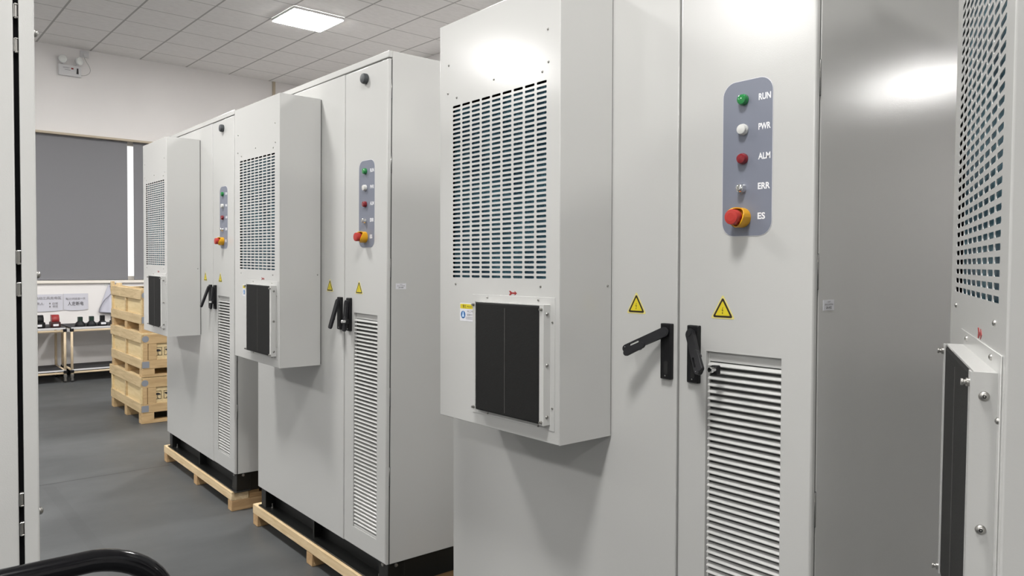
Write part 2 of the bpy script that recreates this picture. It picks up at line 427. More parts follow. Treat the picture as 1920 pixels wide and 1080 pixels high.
unseen_window(2, XW - .10, -3.6, 3.2, WIN[2], WIN[3], PI / 2)
for n, cx, wd in ((3, -8.0, 3.2), (4, -4.0, 3.2), (5, 0.0, 3.2), (6, 3.7, 2.6)): unseen_window(n, cx, YN - .14, wd, 1.1, 3.3, 0)  # added window row in the unseen front wall, lifting ceiling and cabinet fronts
structure('baseboard_left', lambda mb: mb.box(XW, XW + .012, YN, YB, 0, .10, GASKET))
structure('trim_1', lambda mb: mb.box(XW, XW + .02, 4.728, 4.768, 0, ZC, BEIGE))

def b_frame(mb):
    y0, y1, z0, z1 = WIN; x0, x1 = XW - .16, XW - .10
    for a, b in ((y0, y0 + .05), (y1 - .05, y1), (3.0, 3.06), (1.35, 1.41)): mb.box(x0, x1, a, b, z0 + .05, z1 - .05, TRIM, .003)
    mb.box(x0, x1, y0, y1, z0, z0 + .05, TRIM, .003); mb.box(x0, x1, y0, y1, z1 - .05, z1, TRIM, .003)
win = structure('window_1', b_frame)
structure('window_pane', lambda mb: mb.box(XW - .133, XW - .128, WIN[0] + .05, WIN[1] - .05, WIN[2] + .05, WIN[3] - .05, GLASS), win)
def b_sill(mb):
    mb.box(XW - .10, XW + .035, WIN[0] - .03, WIN[1] + .03, WIN[2] - .038, WIN[2], TRIM, .004)
structure('window_sill', b_sill, win)
def b_head(mb):
    mb.box(XW - .02, XW + .05, WIN[0] - .05, WIN[1] + .05, WIN[3] - .012, WIN[3] + .016, BEIGE, .003)
structure('window_head_rail', b_head, win)

def blind(y0, y1, label):
    t = thing('roller_blind', label, 'blind', (XW - .03, (y0 + y1) / 2, WIN[2] + .002))
    h = WIN[3] - WIN[2] - .02; w = (y1 - y0) / 2
    def fab(mb):
        n = 24; vs = []; fs = []
        for i in range(n + 1):
            y = -w + 2 * w * i / n
            for z in (0.02, h): vs.append((.004 * math.sin(i * .9) + .002 * math.sin(i * 2.3), y, z))
        for i in range(n): fs.append((2 * i, 2 * i + 2, 2 * i + 3, 2 * i + 1))
        mb.add(vs, fs, BLIND); mb.add([(v[0] - .004, v[1], v[2]) for v in vs], fs, BLIND)
    part('fabric', 'fabric' + label, fab, t)
    part('bottom_bar', 'bar' + label, lambda mb: mb.box(-.010, .008, -w, w, 0, .024, BLIND, .003), t)
    part('roller_tube', 'roller' + label, lambda mb: mb.tube([(-.004, -w, h), (-.004, w, h)], .012, BLIND), t)
blind(.34, 2.712, 'wide grey roller blind drawn down over the window')
blind(2.79, 3.52, 'narrow grey roller blind beside the bright gap, beyond the farthest cabinet')

# ---------------------------------------------------------------- ceiling lights
def ceiling_light(x, y, label, group=None):
    t = thing('ceiling_light', label, 'light', (x, y, ZC - .034), (0, 0, 0), group)
    def fr(mb):
        R = RX(PI / 2)
        o = rrect(-.297, .297, -.297, .297, .03); i = rrect(-.288, .288, -.288, .288, .024); n = len(o)
        vs = [(p[0], p[1], .032) for p in o] + [(p[0], p[1], .004) for p in o] + [(p[0], p[1], .004) for p in i] + [(p[0], p[1], .032) for p in i]
        fs = []
        for a, b in ((0, 1), (1, 2), (2, 3)):
            for k in range(n): fs.append((a * n + k, b * n + k, b * n + (k + 1) % n, a * n + (k + 1) % n))
        mb.add(vs, fs, LIGHT_FRAME)
    part('frame', 'light_frame', fr, t)
    def df(mb):
        p = rrect(-.288, .288, -.288, .288, .024); n = len(p)
        mb.add([(q[0], q[1], 0) for q in p] + [(q[0], q[1], .012) for q in p], [tuple(range(n))[::-1]] + [(k, k + n, (k + 1) % n + n, (k + 1) % n) for k in range(n)], LIGHT_MAT)
    part('diffuser', 'light_diffuser', df, t)
for i in range(4):
    for y in (-3.43, .17, 3.77, 7.37, 10.97):
        x = -7.915 + 3.6 * i
        if (y > 5 or (i == 3 and y not in (.17, -3.43))) and (i, y) != (3, 10.97): continue
        if i == 0 and y == 3.77:
            ceiling_light(x, y, 'glowing square light panel in the tiled ceiling above the cabinet row')
        else:
            ceiling_light(x, y, 'square ceiling light panel over the part of the hall out of the picture', 'ceiling lights out of the picture')

# ================================================================ ELECTRICAL CABINETS
W, H, DEP = 1.437, 2.2, .82
P0 = .115                        # plinth height: parts stand above the root by this much
AXL, AXR, AP, AZB, AZT = .2251, .811, .2116, .7981, 2.0907      # air conditioner
VX0, VX1, VZ0, VZ1 = .2999, .7553, 1.2611, 1.8182               # its slotted field
SEAMX = 1.0507

def b_body(mb):
    y = .021
    mb.box(0, .022, y, DEP, 0, H, PAINT, .003, seg=2); mb.box(W - .022, W, y, DEP, 0, H, PAINT, .003, seg=2)
    mb.box(.02, W - .02, DEP - .02, DEP, .002, H - .004, PAINT)
    mb.box(.021, W - .021, .020, DEP - .001, H - .028, H - .0006, PAINT)
    mb.box(0, W, 0.002, .0212, H - .028, H, PAINT, .003, seg=2)
    for q in ((.003, .014, .004, 2.164), (W - .014, W - .0022, .004, 2.164), (.014, W - .014, .004, .016), (.014, W - .014, 2.152, 2.164), (SEAMX - .008, SEAMX + .008, .016, 2.152)):
        mb.box(q[0], q[1], .0152, .0212, q[2], q[3], SEAL)
    mb.box(.02, W - .02, y, DEP - .01, 0.002, .02, PAINT)
    # door stop flanges
    mb.box(.022, .05, y, y + .01, .02, H - .03, PAINT); mb.box(W - .05, W - .022, y, y + .01, .02, H - .03, PAINT)
    mb.box(.022, W - .022, y, y + .01, H - .06, H - .028, PAINT); mb.box(.022, W - .022, y, y + .01, .02, .05, PAINT)
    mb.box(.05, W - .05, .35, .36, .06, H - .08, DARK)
def b_plinth(mb):
    for x0, x1 in ((.012, .075), (W - .085, W - .006)):
        for y0, y1 in ((.016, .10), (DEP - .09, DEP - .006)): mb.box(x0, x1, y0, y1, -P0, -.002, BLACK_PAINT, .002)
    mb.box(.012, W - .006, .075, .083, -P0, -.002, BLACK_PAINT); mb.box(.012, W - .006, DEP - .05, DEP - .04, -P0, -.002, BLACK_PAINT)
    mb.box(-.004, W, .004, .10, -P0, -P0 + .007, BLACK_PAINT, .001)
    mb.box(.012, W - .006, .03, .10, -.010, -.002, BLACK_PAINT)
    mb.box(.66, .675, .03, .10, -P0, -.002, BLACK_PAINT)
    for x in (.014, W - .02): mb.box(x, x + .012, .09, DEP - .08, -P0, -.002, BLACK_PAINT)
def b_bolt(mb):
    mb.lathe([(.009, 0), (.009, .003), (.006, .003), (.006, .008), (.0035, .008), (.0035, .026), (.0, .026)], STEEL, RX(-PI / 2), 12)
def b_pbolt(mb): mb.lathe([(.009, 0), (.009, .003), (.007, .007), (.0, .0085)], STEEL, None, 12)
LVX0, LVX1, LVZ0, LVZ1 = 1.143, 1.3575, .0905, 1.0765
def b_doorL(mb): mb.plate(.0015, SEAMX - .0028, .002, 2.166, 0, .0150, PAINT, None, .003)
def b_doorR(mb): mb.plate(SEAMX + .0028, W - .0005, .002, 2.166, 0, .0150, PAINT, (LVX0, LVX1, LVZ0, LVZ1), .006)
def b_louver(mb):
    x0, x1 = LVX0 + .0005, LVX1 - .0005
    mb.box(x0, x1, .0205, .0225, LVZ0, LVZ1, LOUVRE_BACK)
    mb.box(x0, x1, .011, .0146, LVZ1 - .026, LVZ1, PAINT)
    mb.box(x0, x0 + .0045, .010, .0146, LVZ0, LVZ1, PAINT)
    n = 54; top = LVZ1 - .024; pitch = (top - LVZ0 - .016) / n
    for i in range(n):
        z = top - pitch * (i + 1) + pitch * .16; h = pitch * .56
        prof = [(.0150, z + h * .05), (.0040, z), (.0016, z + h * .10), (.0014, z + h * .30), (.0040, z + h * .62), (.0090, z + h * .90), (.0150, z + h)]
        k = len(prof); xa, xb = x0 + .004, x1
        vs = [(xa, y, zz) for y, zz in prof] + [(xb, y, zz) for y, zz in prof]
        mb.add(vs, [(j, j + 1, j + 1 + k, j + k) for j in range(k - 1)] + [tuple(range(k)), tuple(range(2 * k - 1, k - 1, -1))], PAINT)
    mb.box(x0, x1, .0045, .0135, LVZ0, LVZ0 + .012, PAINT, .002)
def b_hinge(mb):
    mb.box(-.0020, .0003, .0148, .0204, -.042, .042, CAPGREY)
    mb.tube([(-.0004, .0165, -.04), (-.0004, .0165, .04)], .0015, STEEL, 8)
def tri(cx, zb, w, h, r=.004):
    """rounded triangle outline"""
    P = [Vector((cx - w / 2, zb)), Vector((cx + w / 2, zb)), Vector((cx, zb + h))]; out = []
    for i in range(3):
        a, p, b = P[i - 1], P[i], P[(i + 1) % 3]
        d1 = (a - p).normalized(); d2 = (b - p).normalized(); bis = (d1 + d2).normalized()
        half = math.acos(max(-1, min(1, d1.dot(d2)))) / 2; c = p + bis * (r / math.sin(half))
        a0 = math.atan2((p + d1 * (r / math.tan(half)) - c).y, (p + d1 * (r / math.tan(half)) - c).x); a1 = math.atan2((p + d2 * (r / math.tan(half)) - c).y, (p + d2 * (r / math.tan(half)) - c).x)
        da = (a1 - a0 + PI) % (2 * PI) - PI
        for k in range(5): out.append((c.x + r * math.cos(a0 + da * k / 4), c.y + r * math.sin(a0 + da * k / 4)))
    return out
def b_warn(mb):
    w, h = .0725, .0625
    mb.prism(tri(0, 0, w, h, .003), -.0006, 0, PALE_YELLOW)
    mb.prism(tri(0, .0032, w - .0115, h - .0100, .0035), -.0009, -.0005, STK_BLACK)
    mb.prism(tri(0, .0082, w - .0285, h - .0248, .0012), -.0012, -.0008, YELLOW)
    zz = lambda pts: [(x * .9, .0195 + z) for x, z in pts]
    mb.prism(zz([(.0008, .0105), (.0022, .0105), (-.0010, .0030), (.0024, .0040), (.0002, -.0040), (-.0006, -.0036), (.0008, .0018), (-.0028, .0010)]), -.0015, -.0011, STK_BLACK)
    mb.prism(zz([(-.0016, -.0034), (.0016, -.0042), (-.0006, -.0078)]), -.0015, -.0011, STK_BLACK)
def b_panel(mb):
    mb.prism(rrect(1.1885, 1.3290, 1.3710, 1.7560, .036, 8), -.0010, 0, PANEL_RIM)
    mb.prism(rrect(1.1897, 1.3278, 1.3722, 1.7548, .035, 8), -.0014, -.0009, PANEL)
def b_lamp(m):
    def f(mb):
        mb.lathe([(.0138, 0), (.0138, .005), (.0128, .006), (.0127, .0105), (.0115, .0130), (.0078, .0142), (.0, .0146)], m, None, 22)
    return f
def b_err(mb):
    mb.lathe([(.0118, 0), (.0118, .004), (.0104, .006), (.0102, .014), (.0082, .0166), (.0045, .0178), (.0, .018)], CHROME, None, 20)
    mb.box(-.0014, .0014, -.0188, -.016, -.006, .006, STEEL, .0004)
def b_guard(mb):
    n = 40; vs = []; fs = []
    for k in range(n + 1):
        a = 2 * PI * k / n
        h = .020 + .016 * (abs(math.cos(a + .5)) ** 1.6)
        for r, y in ((.0245, 0), (.0250, -h), (.0222, -h), (.0215, -.006)): vs.append((r * math.cos(a), y, r * math.sin(a)))
    for k in range(n):
        for j in range(3): fs.append((4 * k + j, 4 * k + j + 1, 4 * k + 5 + j, 4 * k + 4 + j))
    mb.add(vs, fs, ES_YEL); mb.lathe([(.0215, 0), (.0215, .006), (.012, .007), (.012, .024), (.0, .024)], ES_YEL, None, 24)
def b_mush(mb):
    mb.lathe([(.012, .018), (.017, .026), (.0188, .030), (.0190, .046), (.0175, .0492), (.010, .0505), (.0, .0505)], ES_RED, None, 26)
def b_cap(mb):
    mb.lathe([(.0225, 0), (.0232, .006), (.0225, .015), (.020, .0205), (.013, .0225), (.0, .023)], CAPGREY, None, 24)
def b_hplate(mb):
    mb.prism(rrect(-.0185, .0185, -.076, .076, .003, 3), -.0125, 0, PLASTIC, None, PLASTIC, .003)
    mb.prism(rrect(-.004, .009, -.062, -.026, .005, 5), -.0129, -.012, GASKET)
    mb.prism(circle(.000, -.066, .0022, 10), -.0131, -.012, CHROME)
def lever_outline(L, w0, w1):
    out = []
    for k in range(13):
        a = PI * k / 12; out.append((w0 * math.cos(a), w0 * math.sin(a)))
    for k in range(13):
        a = PI + PI * k / 12; out.append((w1 * math.cos(a), -L + w1 * math.sin(a)))
    return out
def b_lever(mb):
    L = .118
    o = lever_outline(L, .0130, .0115); n = len(o)
    i = [(x * .25 - .0052, -L + .026 + (z + L / 2) * .22) for x, z in o]
    vs = []; th = .011
    for y in (-th, 0):
        vs += [(p[0], y, p[1]) for p in o] + [(p[0], y, p[1]) for p in i]
    fs = []
    for k in range(n):
        q = (k + 1) % n
        fs += [(k, q, n + q, n + k), (2 * n + k, 3 * n + k, 3 * n + q, 2 * n + q), (k, 2 * n + k, 2 * n + q, q), (n + k, n + q, 3 * n + q, 3 * n + k)]
    mb.add(vs, fs, PLASTIC2)
    mb.prism(lever_outline(.050, .0090, .0085), -.0150, -.0060, PLASTIC2, T(.0085, 0, -.072) @ RY(-.06), None, .001)
    mb.box(.010, .0185, -.008, -.002, -.086, -.078, PLASTIC2, .001)
    for x in (-.006, .0055): mb.prism(circle(x, -L - .002, .0011, 8), -.0114, -.0105, CHROME)
    mb.lathe([(.010, -.006), (.010, .012), (.0, .012)], PLASTIC2, None, 18)
def b_lock(mb):
    mb.lathe([(.0075, 0), (.0075, .022), (.006, .024), (.0, .024)], CHROME, RY(0), 16)
    mb.box(-.0095, .0095, -.006, .010, -.013, .010, PLASTIC, .002)
def b_label(mb, txt):
    mb.box(0, .0008, 0, .051, 0, .0245, STK_WHITE)
    M = T(.0012, .0, 0) @ RZ(PI / 2)
    write(mb, '设备编号', .019, 0, .0186, .0042, TXT_GREY, M=M, width=.014)
    write(mb, 'SN-210706', .006, 0, .0122, .0052, TXT_GREY, M=M, width=.039, bold=.0001)
    write(mb, txt, .0125, 0, .0040, .0080, TXT_BLACK, M=M, width=.026, bold=.0001)

# ---- air conditioner meshes
def b_casing(mb):
    mb.plate(AXL, AXR, AZB, AZT, -AP, -.0045, WHITE_PAINT, (VX0 - .0046, VX1 + .0046, VZ0 - .0035, VZ1 + .0035), .0025, walls=False)
    mb.box(AXL + .005, AXR - .003, -.005, 0, AZB + .004, AZT - .003, SEAL)
    ys = -AP + .0012
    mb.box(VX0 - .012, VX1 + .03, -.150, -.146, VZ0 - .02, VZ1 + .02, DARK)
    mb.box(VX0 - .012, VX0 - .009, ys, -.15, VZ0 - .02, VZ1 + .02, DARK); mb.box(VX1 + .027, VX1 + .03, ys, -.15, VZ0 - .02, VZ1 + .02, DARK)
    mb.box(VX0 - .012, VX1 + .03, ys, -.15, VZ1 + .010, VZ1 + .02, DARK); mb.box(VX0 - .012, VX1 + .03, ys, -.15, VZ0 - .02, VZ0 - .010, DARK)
def b_grille(mb):
    nx, nz = 9, 39; pw = (VX1 - VX0 - .0425) / (nx - 1); ph = (VZ1 - VZ0 - .0076) / (nz - 1)
    gx0, gz0 = VX0 - .0046, VZ0 - .0035; gx1, gz1 = VX1 + .0046, VZ1 + .0035
    sw, sh, r, ns = .0425, .0076, .0034, 3
    vs = []; fs = []; y0, y1 = -AP, -AP + .0009
    for i in range(nx):
        cx0 = gx0 if i == 0 else VX0 + .02125 + pw * (i - .5); cx1 = gx1 if i == nx - 1 else VX0 + .02125 + pw * (i + .5)
        for j in range(nz):
            cz0 = gz0 if j == 0 else VZ0 + .0038 + ph * (j - .5); cz1 = gz1 if j == nz - 1 else VZ0 + .0038 + ph * (j + .5)
            x0 = VX0 + pw * i; z0 = VZ0 + ph * j
            out = rrect(x0, x0 + sw, z0, z0 + sh, r, ns); n = len(out); k = len(vs)
            vs += [(cx1, y0, cz0), (cx1, y0, cz1), (cx0, y0, cz1), (cx0, y0, cz0)]
            vs += [(p[0], y0, p[1]) for p in out] + [(p[0], y1, p[1]) for p in out]
            for c in range(4):
                b = k + 4 + c * (ns + 1)
                for t in range(ns): fs.append((k + c, b + t + 1, b + t))
                nb = k + 4 + ((c + 1) % 4) * (ns + 1)
                fs.append((k + c, k + (c + 1) % 4, nb, b + ns))
            for t in range(n): fs.append((k + 4 + t, k + 4 + (t + 1) % n, k + 4 + n + (t + 1) % n, k + 4 + n + t))
    mb.add(vs, fs, WHITE_PAINT)
def b_coil(mb): mb.box(VX0 - .004, VX1 + .026, -AP + .0100, -AP + .045, VZ0 - .009, VZ1 - .008, COIL)
FX0, FX1, FZ0, FZ1, FQ = .4455, .7752, .8515, 1.1885, .0265
def b_fframe(mb):
    y = -AP
    mb.box(.411, .7935, y - .0016, y, .8345, 1.2090, WHITE_PAINT, .0005)
    f = y - FQ
    mb.box(FX0, FX0 + .002, f + .0018, y - .001, FZ0, FZ1, WHITE_PAINT); mb.box(FX0, FX0 + .0125, f, f + .0018, FZ0, FZ1, WHITE_PAINT)
    mb.box(FX1 - .002, FX1, f + .0018, y - .001, FZ0, FZ1, WHITE_PAINT); mb.box(FX1 - .018, FX1, f, f + .0018, FZ0, FZ1, WHITE_PAINT)
    mb.box(FX0 + .002, FX1 - .002, f + .0035, y - .001, FZ1 - .0025, FZ1, WHITE_PAINT); mb.box(FX0 + .002, FX1 - .002, f + .006, y - .001, FZ0, FZ0 + .002, WHITE_PAINT)
def b_fmesh(mb):
    f = -AP - FQ; x0, x1 = FX0 + .0125, FX1 - .018
    mb.box(x0, x1, f + .0015, f + .010, FZ0 + .001, FZ1 - .003, FILTER, .004, seg=3)
    xm = (x0 + x1) / 2 - .006
    mb.box(xm - .0011, xm + .0011, f + .0006, f + .002, FZ0 + .01, FZ1 - .016, SEAM)
def b_screw(mb):
    mb.lathe([(.0037, 0), (.0036, .0010), (.0029, .0021), (.0014, .0027), (.0, .0028)], STEEL, None, 12)
    mb.prism(circle(0, 0, .0016, 6), -.00275, -.002, DARK)
def b_fscrew(mb):
    mb.lathe([(.0054, 0), (.0052, .0012), (.0041, .0028), (.0020, .0037), (.0, .0038)], STEEL, None, 14)
    mb.prism(circle(0, 0, .0020, 6), -.00375, -.003, DARK)
def b_thumb(mb): mb.lathe([(.0046, 0), (.0046, .003), (.0028, .0035), (.0028, .0055), (.0038, .0060), (.0038, .0080), (.0, .0083)], STEEL, None, 14)
def b_arrow(mb):
    p = [(.0182, 0), (.0082, .0066), (.0086, .0024), (-.0050, .0022), (-.0115, .0066), (-.0182, .0066), (-.0125, .0), (-.0182, -.0066), (-.0115, -.0066), (-.0050, -.0022), (.0086, -.0024), (.0082, -.0066)]
    mb.prism(p, -.0006, 0, ARROW_RED)
def b_sticker(mb):
    w, h = .098, .058
    mb.prism(rrect(0, w, -h, 0, .004), -.0005, 0, STK_WHITE)
    mb.prism([(.002, -.018), (w - .002, -.018), (w - .002, -.003), (.002, -.003)], -.0008, -.0004, YELLOW)
    write(mb, '!', .0055, -.001, -.0145, .010, STK_BLACK); write(mb, '警告', .0150, -.001, -.0145, .0105, STK_BLACK, width=.019)
    write(mb, 'WARNING', .0385, -.001, -.0140, .0088, STK_BLACK, width=.050)
    mb.prism(circle(.0175, -.0375, .0122), -.0008, -.0004, STK_BLUE); mb.prism(circle(.0175, -.0375, .0105), -.0010, -.0007, STK_BLUE)
    mb.prism([(.0165, -.027), (.0195, -.027), (.0240, -.0445), (.0120, -.0445)], -.0013, -.0009, STK_SKY)
    write(mb, '非工作人员', .0400, -.001, -.0290, .0082, TXT_GREY, width=.052); write(mb, '请勿打开', .0370, -.001, -.0400, .0082, TXT_GREY, width=.044)
    for k, z in enumerate((-.0445, -.0490)): mb.box(.032, .080 - .01 * k, -.0009, -.0004, z - .0012, z, TXT_GREY)

FACE_SCREWS = [(.2775, 1.955), (.7597, 1.9574), (.5162, 1.8646), (.7631, 1.8659), (.737, 1.8439), (.2727, 1.8639), (.3223, 1.8426), (.3168, 1.2396), (.7323, 1.2387)]
FLANGE_SCREWS = [(.4878, 1.2005), (.7252, 1.2001), (.785, 1.1394), (.785, .8992), (.4905, .8418), (.7256, .8406)]

def cabinet(label, loc, rot, leverL, leverR, tag_text, open_left=0.0, door_label=None):
    """electrical cabinet of two doors with an air conditioner hung on the left one"""
    t = thing('electrical_cabinet', label, 'cabinet', loc, rot, 'grey electrical cabinets in the row')
    Z = P0
    def P(name, key, b, par=t, at=(0, 0, 0), r=(0, 0, 0), lab=None, swing=False):
        """a part in cabinet coordinates; 'swing' parts turn with the left door about its hinge"""
        M = T(0, 0, Z) @ (RZ(open_left) if swing and par is t else Matrix()) @ T(*at)
        if par is not t: M = T(*at)
        o = part(name, key, b, par, M.translation, r, lab)
        if swing and par is t and open_left: o.rotation_euler = (0, 0, open_left)
        return o
    P('body', 'c_body', b_body)
    pl = P('plinth', 'c_plinth', b_plinth, lab='black steel plinth frame')
    for x, y in ((.10, .045), (W - .115, .035)): P('anchor_bolt', 'c_bolt', b_bolt, pl, (x, y, -P0 + .007))
    P('bolt', 'c_pbolt', b_pbolt, pl, (W - .045, .016, -.012))
    P('bolt', 'c_pbolt', b_pbolt, pl, (W - .006, .055, -.012), (0, 0, PI / 2))
    for x in (.30, .93, 1.10): P('bolt', 'c_pbolt', b_pbolt, pl, (x, .075, -.028))
    dl = P('door', 'c_doorL', b_doorL, swing=True, lab=door_label)
    dr = P('door', 'c_doorR', b_doorR, lab='right door with louvres and control panel')
    P('louvre', 'c_louver', b_louver, dr)
    for z in (2.040, 1.730, 1.284, .73, .385): P('hinge', 'c_hinge', b_hinge, dr, (W, 0, z))
    P('vent_cap', 'c_cap', b_cap, dr, (1.2485, 0, 2.1115), lab='dark round cap')
    P('warning_sticker', 'c_warn', b_warn, dr, (1.1925, 0, 1.1628), lab='yellow triangular high voltage warning sticker')
    P('warning_sticker', 'c_warn', b_warn, dl, (.9045, 0, 1.1628), lab='yellow triangular high voltage warning sticker')
    P('control_panel', 'c_panel', b_panel, dr, lab='slate grey rounded control panel')
    for nm, m, z, lb in (('green', GREEN, 1.7076, 'green indicator lamp'), ('white', WHITE_LENS, 1.6345, 'white indicator lamp'), ('red', RED, 1.5626, 'red indicator lamp')):
        P('indicator_lamp', 'c_lamp' + nm, b_lamp(m), dr, (1.2490, -.0014, z), lab=lb)
    P('indicator_lamp', 'c_err', b_err, dr, (1.2470, -.0014, 1.4895), lab='clear chrome indicator lamp')
    P('stop_guard', 'c_guard', b_guard, dr, (1.2475, -.0014, 1.4170), lab='yellow guard of the emergency stop')
    P('stop_button', 'c_mush', b_mush, dr, (1.2475, -.0014, 1.4170), lab='red emergency stop button')
    for tx, z, w in (('RUN', 1.7010, .033), ('PWR', 1.6290, .033), ('ALM', 1.5572, .033), ('ERR', 1.4848, .033), ('ES', 1.4122, .0205)):
        def bt(mb, tx=tx, w=w): write(mb, tx, 0, -.0018, 0, .0215, TXT_WHITE, width=w, bold=.0006)
        P('lettering', 'c_txt' + tx, bt, dr, (1.2905, 0, z), lab='white letters ' + tx)
    # handles: plate, lever (swing about the spindle, tilt away from the door), lock
    for d, x, lv in ((dl, 1.0185, leverL), (dr, 1.1075, leverR)):
        P('handle_plate', 'c_hplate', b_hplate, d, (x, 0, 1.0655), lab='black handle plate')
        M = RY(lv[0]) @ RX(-lv[1])
        lo = P('handle_lever', 'c_lever', b_lever, d, (x, -.0135, 1.1180), M.to_euler(), 'black swing handle lever')
        if lv[2]: P('lock_cylinder', 'c_lock', b_lock, d, (x + lv[2], -.030, 1.036), (0, 0, 0), 'chrome lock cylinder')
    # air conditioner on the left door
    ac = P('air_conditioner', 'c_casing', b_casing, swing=True, lab='air conditioner unit with slotted front and black filter')
    P('slotted_grille', 'c_grille', b_grille, ac); P('cooling_coil', 'c_coil', b_coil, ac, lab='blue finned coil behind the slots')
    P('filter_frame', 'c_fframe', b_fframe, ac); P('filter_mesh', 'c_fmesh', b_fmesh, ac, lab='black filter mesh')
    for x, z in FACE_SCREWS: P('screw', 'c_screw', b_screw, ac, (x, -AP, z))
    for x, z in FLANGE_SCREWS: P('screw', 'c_screw', b_screw, ac, (x, -AP - .0016, z))
    for z in (1.163, 1.0195, .8745): P('screw', 'c_fscrew', b_fscrew, ac, (FX1, -AP - .0135, z), (0, 0, PI / 2))
    for x, z in ((FX0 + .006, 1.178), (FX1 - .009, 1.176), (FX0 + .006, .86), (FX1 - .009, .86)): P('thumb_screw', 'c_thumb', b_thumb, ac, (x, -AP - FQ, z))
    for z in (1.24,): P('screw', 'c_screw', b_screw, ac, (AXR, -.020, z), (0, 0, PI / 2))
    P('direction_arrow', 'c_arrow', b_arrow, ac, (.6095, -AP, 1.2170), lab='red arrow sticker')
    P('safety_sticker', 'c_sticker', b_sticker, ac, (.3411, -AP, 1.1790), lab='yellow and white warning sticker')
    P('serial_label', 'c_label' + tag_text, lambda mb: b_label(mb, tag_text), at=(W, .0425, 1.1930), lab='small white serial label')
    return t

CAB = dict(A=((-2.2765, 1.6803, .12), -.0187, -.0158), B=((-4.2125, 1.7043, .12), -.0140, 0), C=((-5.9613, 1.7123, .12), -.0194, 0), E=((-.3766, 1.7024, .1427), -.0200, -.0073))
D2 = PI / 180
cabinet('nearest electrical cabinet, its left handle lever swung out sideways', CAB['A'][0], (0, CAB['A'][2], CAB['A'][1]), (63 * D2, 19 * D2, 0), (-37 * D2, 25 * D2, .085), 'UA-A02')
cabinet('middle electrical cabinet of the row, between two like it, its pallet in view', CAB['B'][0], (0, CAB['B'][2], CAB['B'][1]), (2 * D2, 16 * D2, 0), (0, 5 * D2, .021), 'UA-A01')
cabinet('farthest electrical cabinet, beside the stack of wooden crates', CAB['C'][0], (0, CAB['C'][2], CAB['C'][1]), (5 * D2, 19 * D2, 0), (0, 6 * D2, .021), 'UA-A03')
cabinet('cut-off electrical cabinet at the right edge, its left door standing open with the air conditioner', CAB['E'][0], (0, CAB['E'][2], CAB['E'][1]), (0, 2 * D2, 0), (0, 2 * D2, 0), 'UA-A04', open_left=-1.133, door_label='left door standing open')

# ---- cabinet of the opposite row at the left edge (its side and door edge face the camera)
GXE, GYF = -1.695, .2520
def b_gbody(mb):
    mb.box(0, 1.43, .034, .85, .10, 2.55, PAINT, .003, seg=2); mb.box(.01, 1.42, .05, .83, 0, .10, BLACK_PAINT)
    mb.box(.006, 1.424, .024, .04, .11, 2.54, DARK)
def g_cabinet(label, x, group=None):
  gt = thing('electrical_cabinet', label, 'cabinet', (x, GYF, .0), (0, 0, PI), group)
  part('body', 'g_body', b_gbody, gt)
  gd = part('door', 'g_door', lambda mb: mb.plate(0, 1.043, .11, 2.54, 0, .0255, PAINT, None, .004), gt)
  part('door', 'g_door2', lambda mb: mb.plate(1.047, 1.43, .11, 2.54, 0, .0255, PAINT, None, .004), gt)
  for z in (2.016, 1.952, 1.554, 1.493, 1.089, 1.032): part('hinge', 'g_hinge', b_ghinge, gd, (0, 0, z), label='steel hinge in the door gap')
  for z in (1.982, 1.5205, 1.0585): part('dome_bolt', 'g_bolt', b_gbolt, gd, (.010, 0, z), label='silver domed bolt head')
def b_ghinge(mb):
    mb.tube([(0.0005, .0265, -.012), (0.0005, .0325, -.012), (.0005, .0325, .012), (.0005, .0265, .012)], .0015, STEEL, 8)
    mb.tube([(.003, .0295, -.014), (.003, .0295, .014)], .003, STEEL, 8)
def b_gbolt(mb): mb.lathe([(.0075, 0), (.0075, .0015), (.0068, .0040), (.0045, .0062), (.0015, .0072), (.0, .0072)], STEEL, None, 16)
g_cabinet('grey cabinet filling the left edge of the picture, side panel and thick door edge seen', GXE)

# ================================================================ PALLETS
def b_front(mb): mb.box(-.06, 1.405, -.008, .10, .066, .12, PINE, .003)
def b_deck(mb):
    mb.box(-.06, 1.405, .17, .27, .066, .118, PINE, .003)
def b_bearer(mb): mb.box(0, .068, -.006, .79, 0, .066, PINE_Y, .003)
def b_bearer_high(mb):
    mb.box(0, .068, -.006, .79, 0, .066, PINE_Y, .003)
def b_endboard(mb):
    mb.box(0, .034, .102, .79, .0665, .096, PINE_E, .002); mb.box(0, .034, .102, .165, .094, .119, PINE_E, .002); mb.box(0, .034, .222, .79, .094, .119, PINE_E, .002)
def pallet(loc, rz, label, sz=1.0):
    t = thing('wooden_pallet', label, 'pallet', loc, (0, 0, rz), 'pallets under the cabinets')
    ps = [part('deck_beam', 'p_front', b_front, t)]
    for y in (.27, .52): ps.append(part('deck_beam', 'p_deck', b_deck, t, (0, y, 0)))
    for x in (-.06, .66, 1.337): ps.append(part('bearer', 'p_bear', b_bearer, t, (x, 0, 0)))
    ps.append(part('end_board', 'p_end', b_endboard, t, (1.372, 0, 0)))
    for o in ps: o.scale = (1, 1, sz); 
    return t
pallet((CAB['B'][0][0], CAB['B'][0][1], 0), CAB['B'][1], 'pine pallet under the middle cabinet')
pallet((CAB['C'][0][0], CAB['C'][0][1], 0), CAB['C'][1], 'pine pallet under the farthest cabinet, its notched end board showing')
pallet((CAB['A'][0][0], CAB['A'][0][1], 0), CAB['A'][1], 'pine pallet under the nearest cabinet, below the picture')
pallet((CAB['E'][0][0], CAB['E'][0][1], 0), CAB['E'][1], 'pine pallet under the cut-off right-hand cabinet, out of the picture', .1427 / .12)

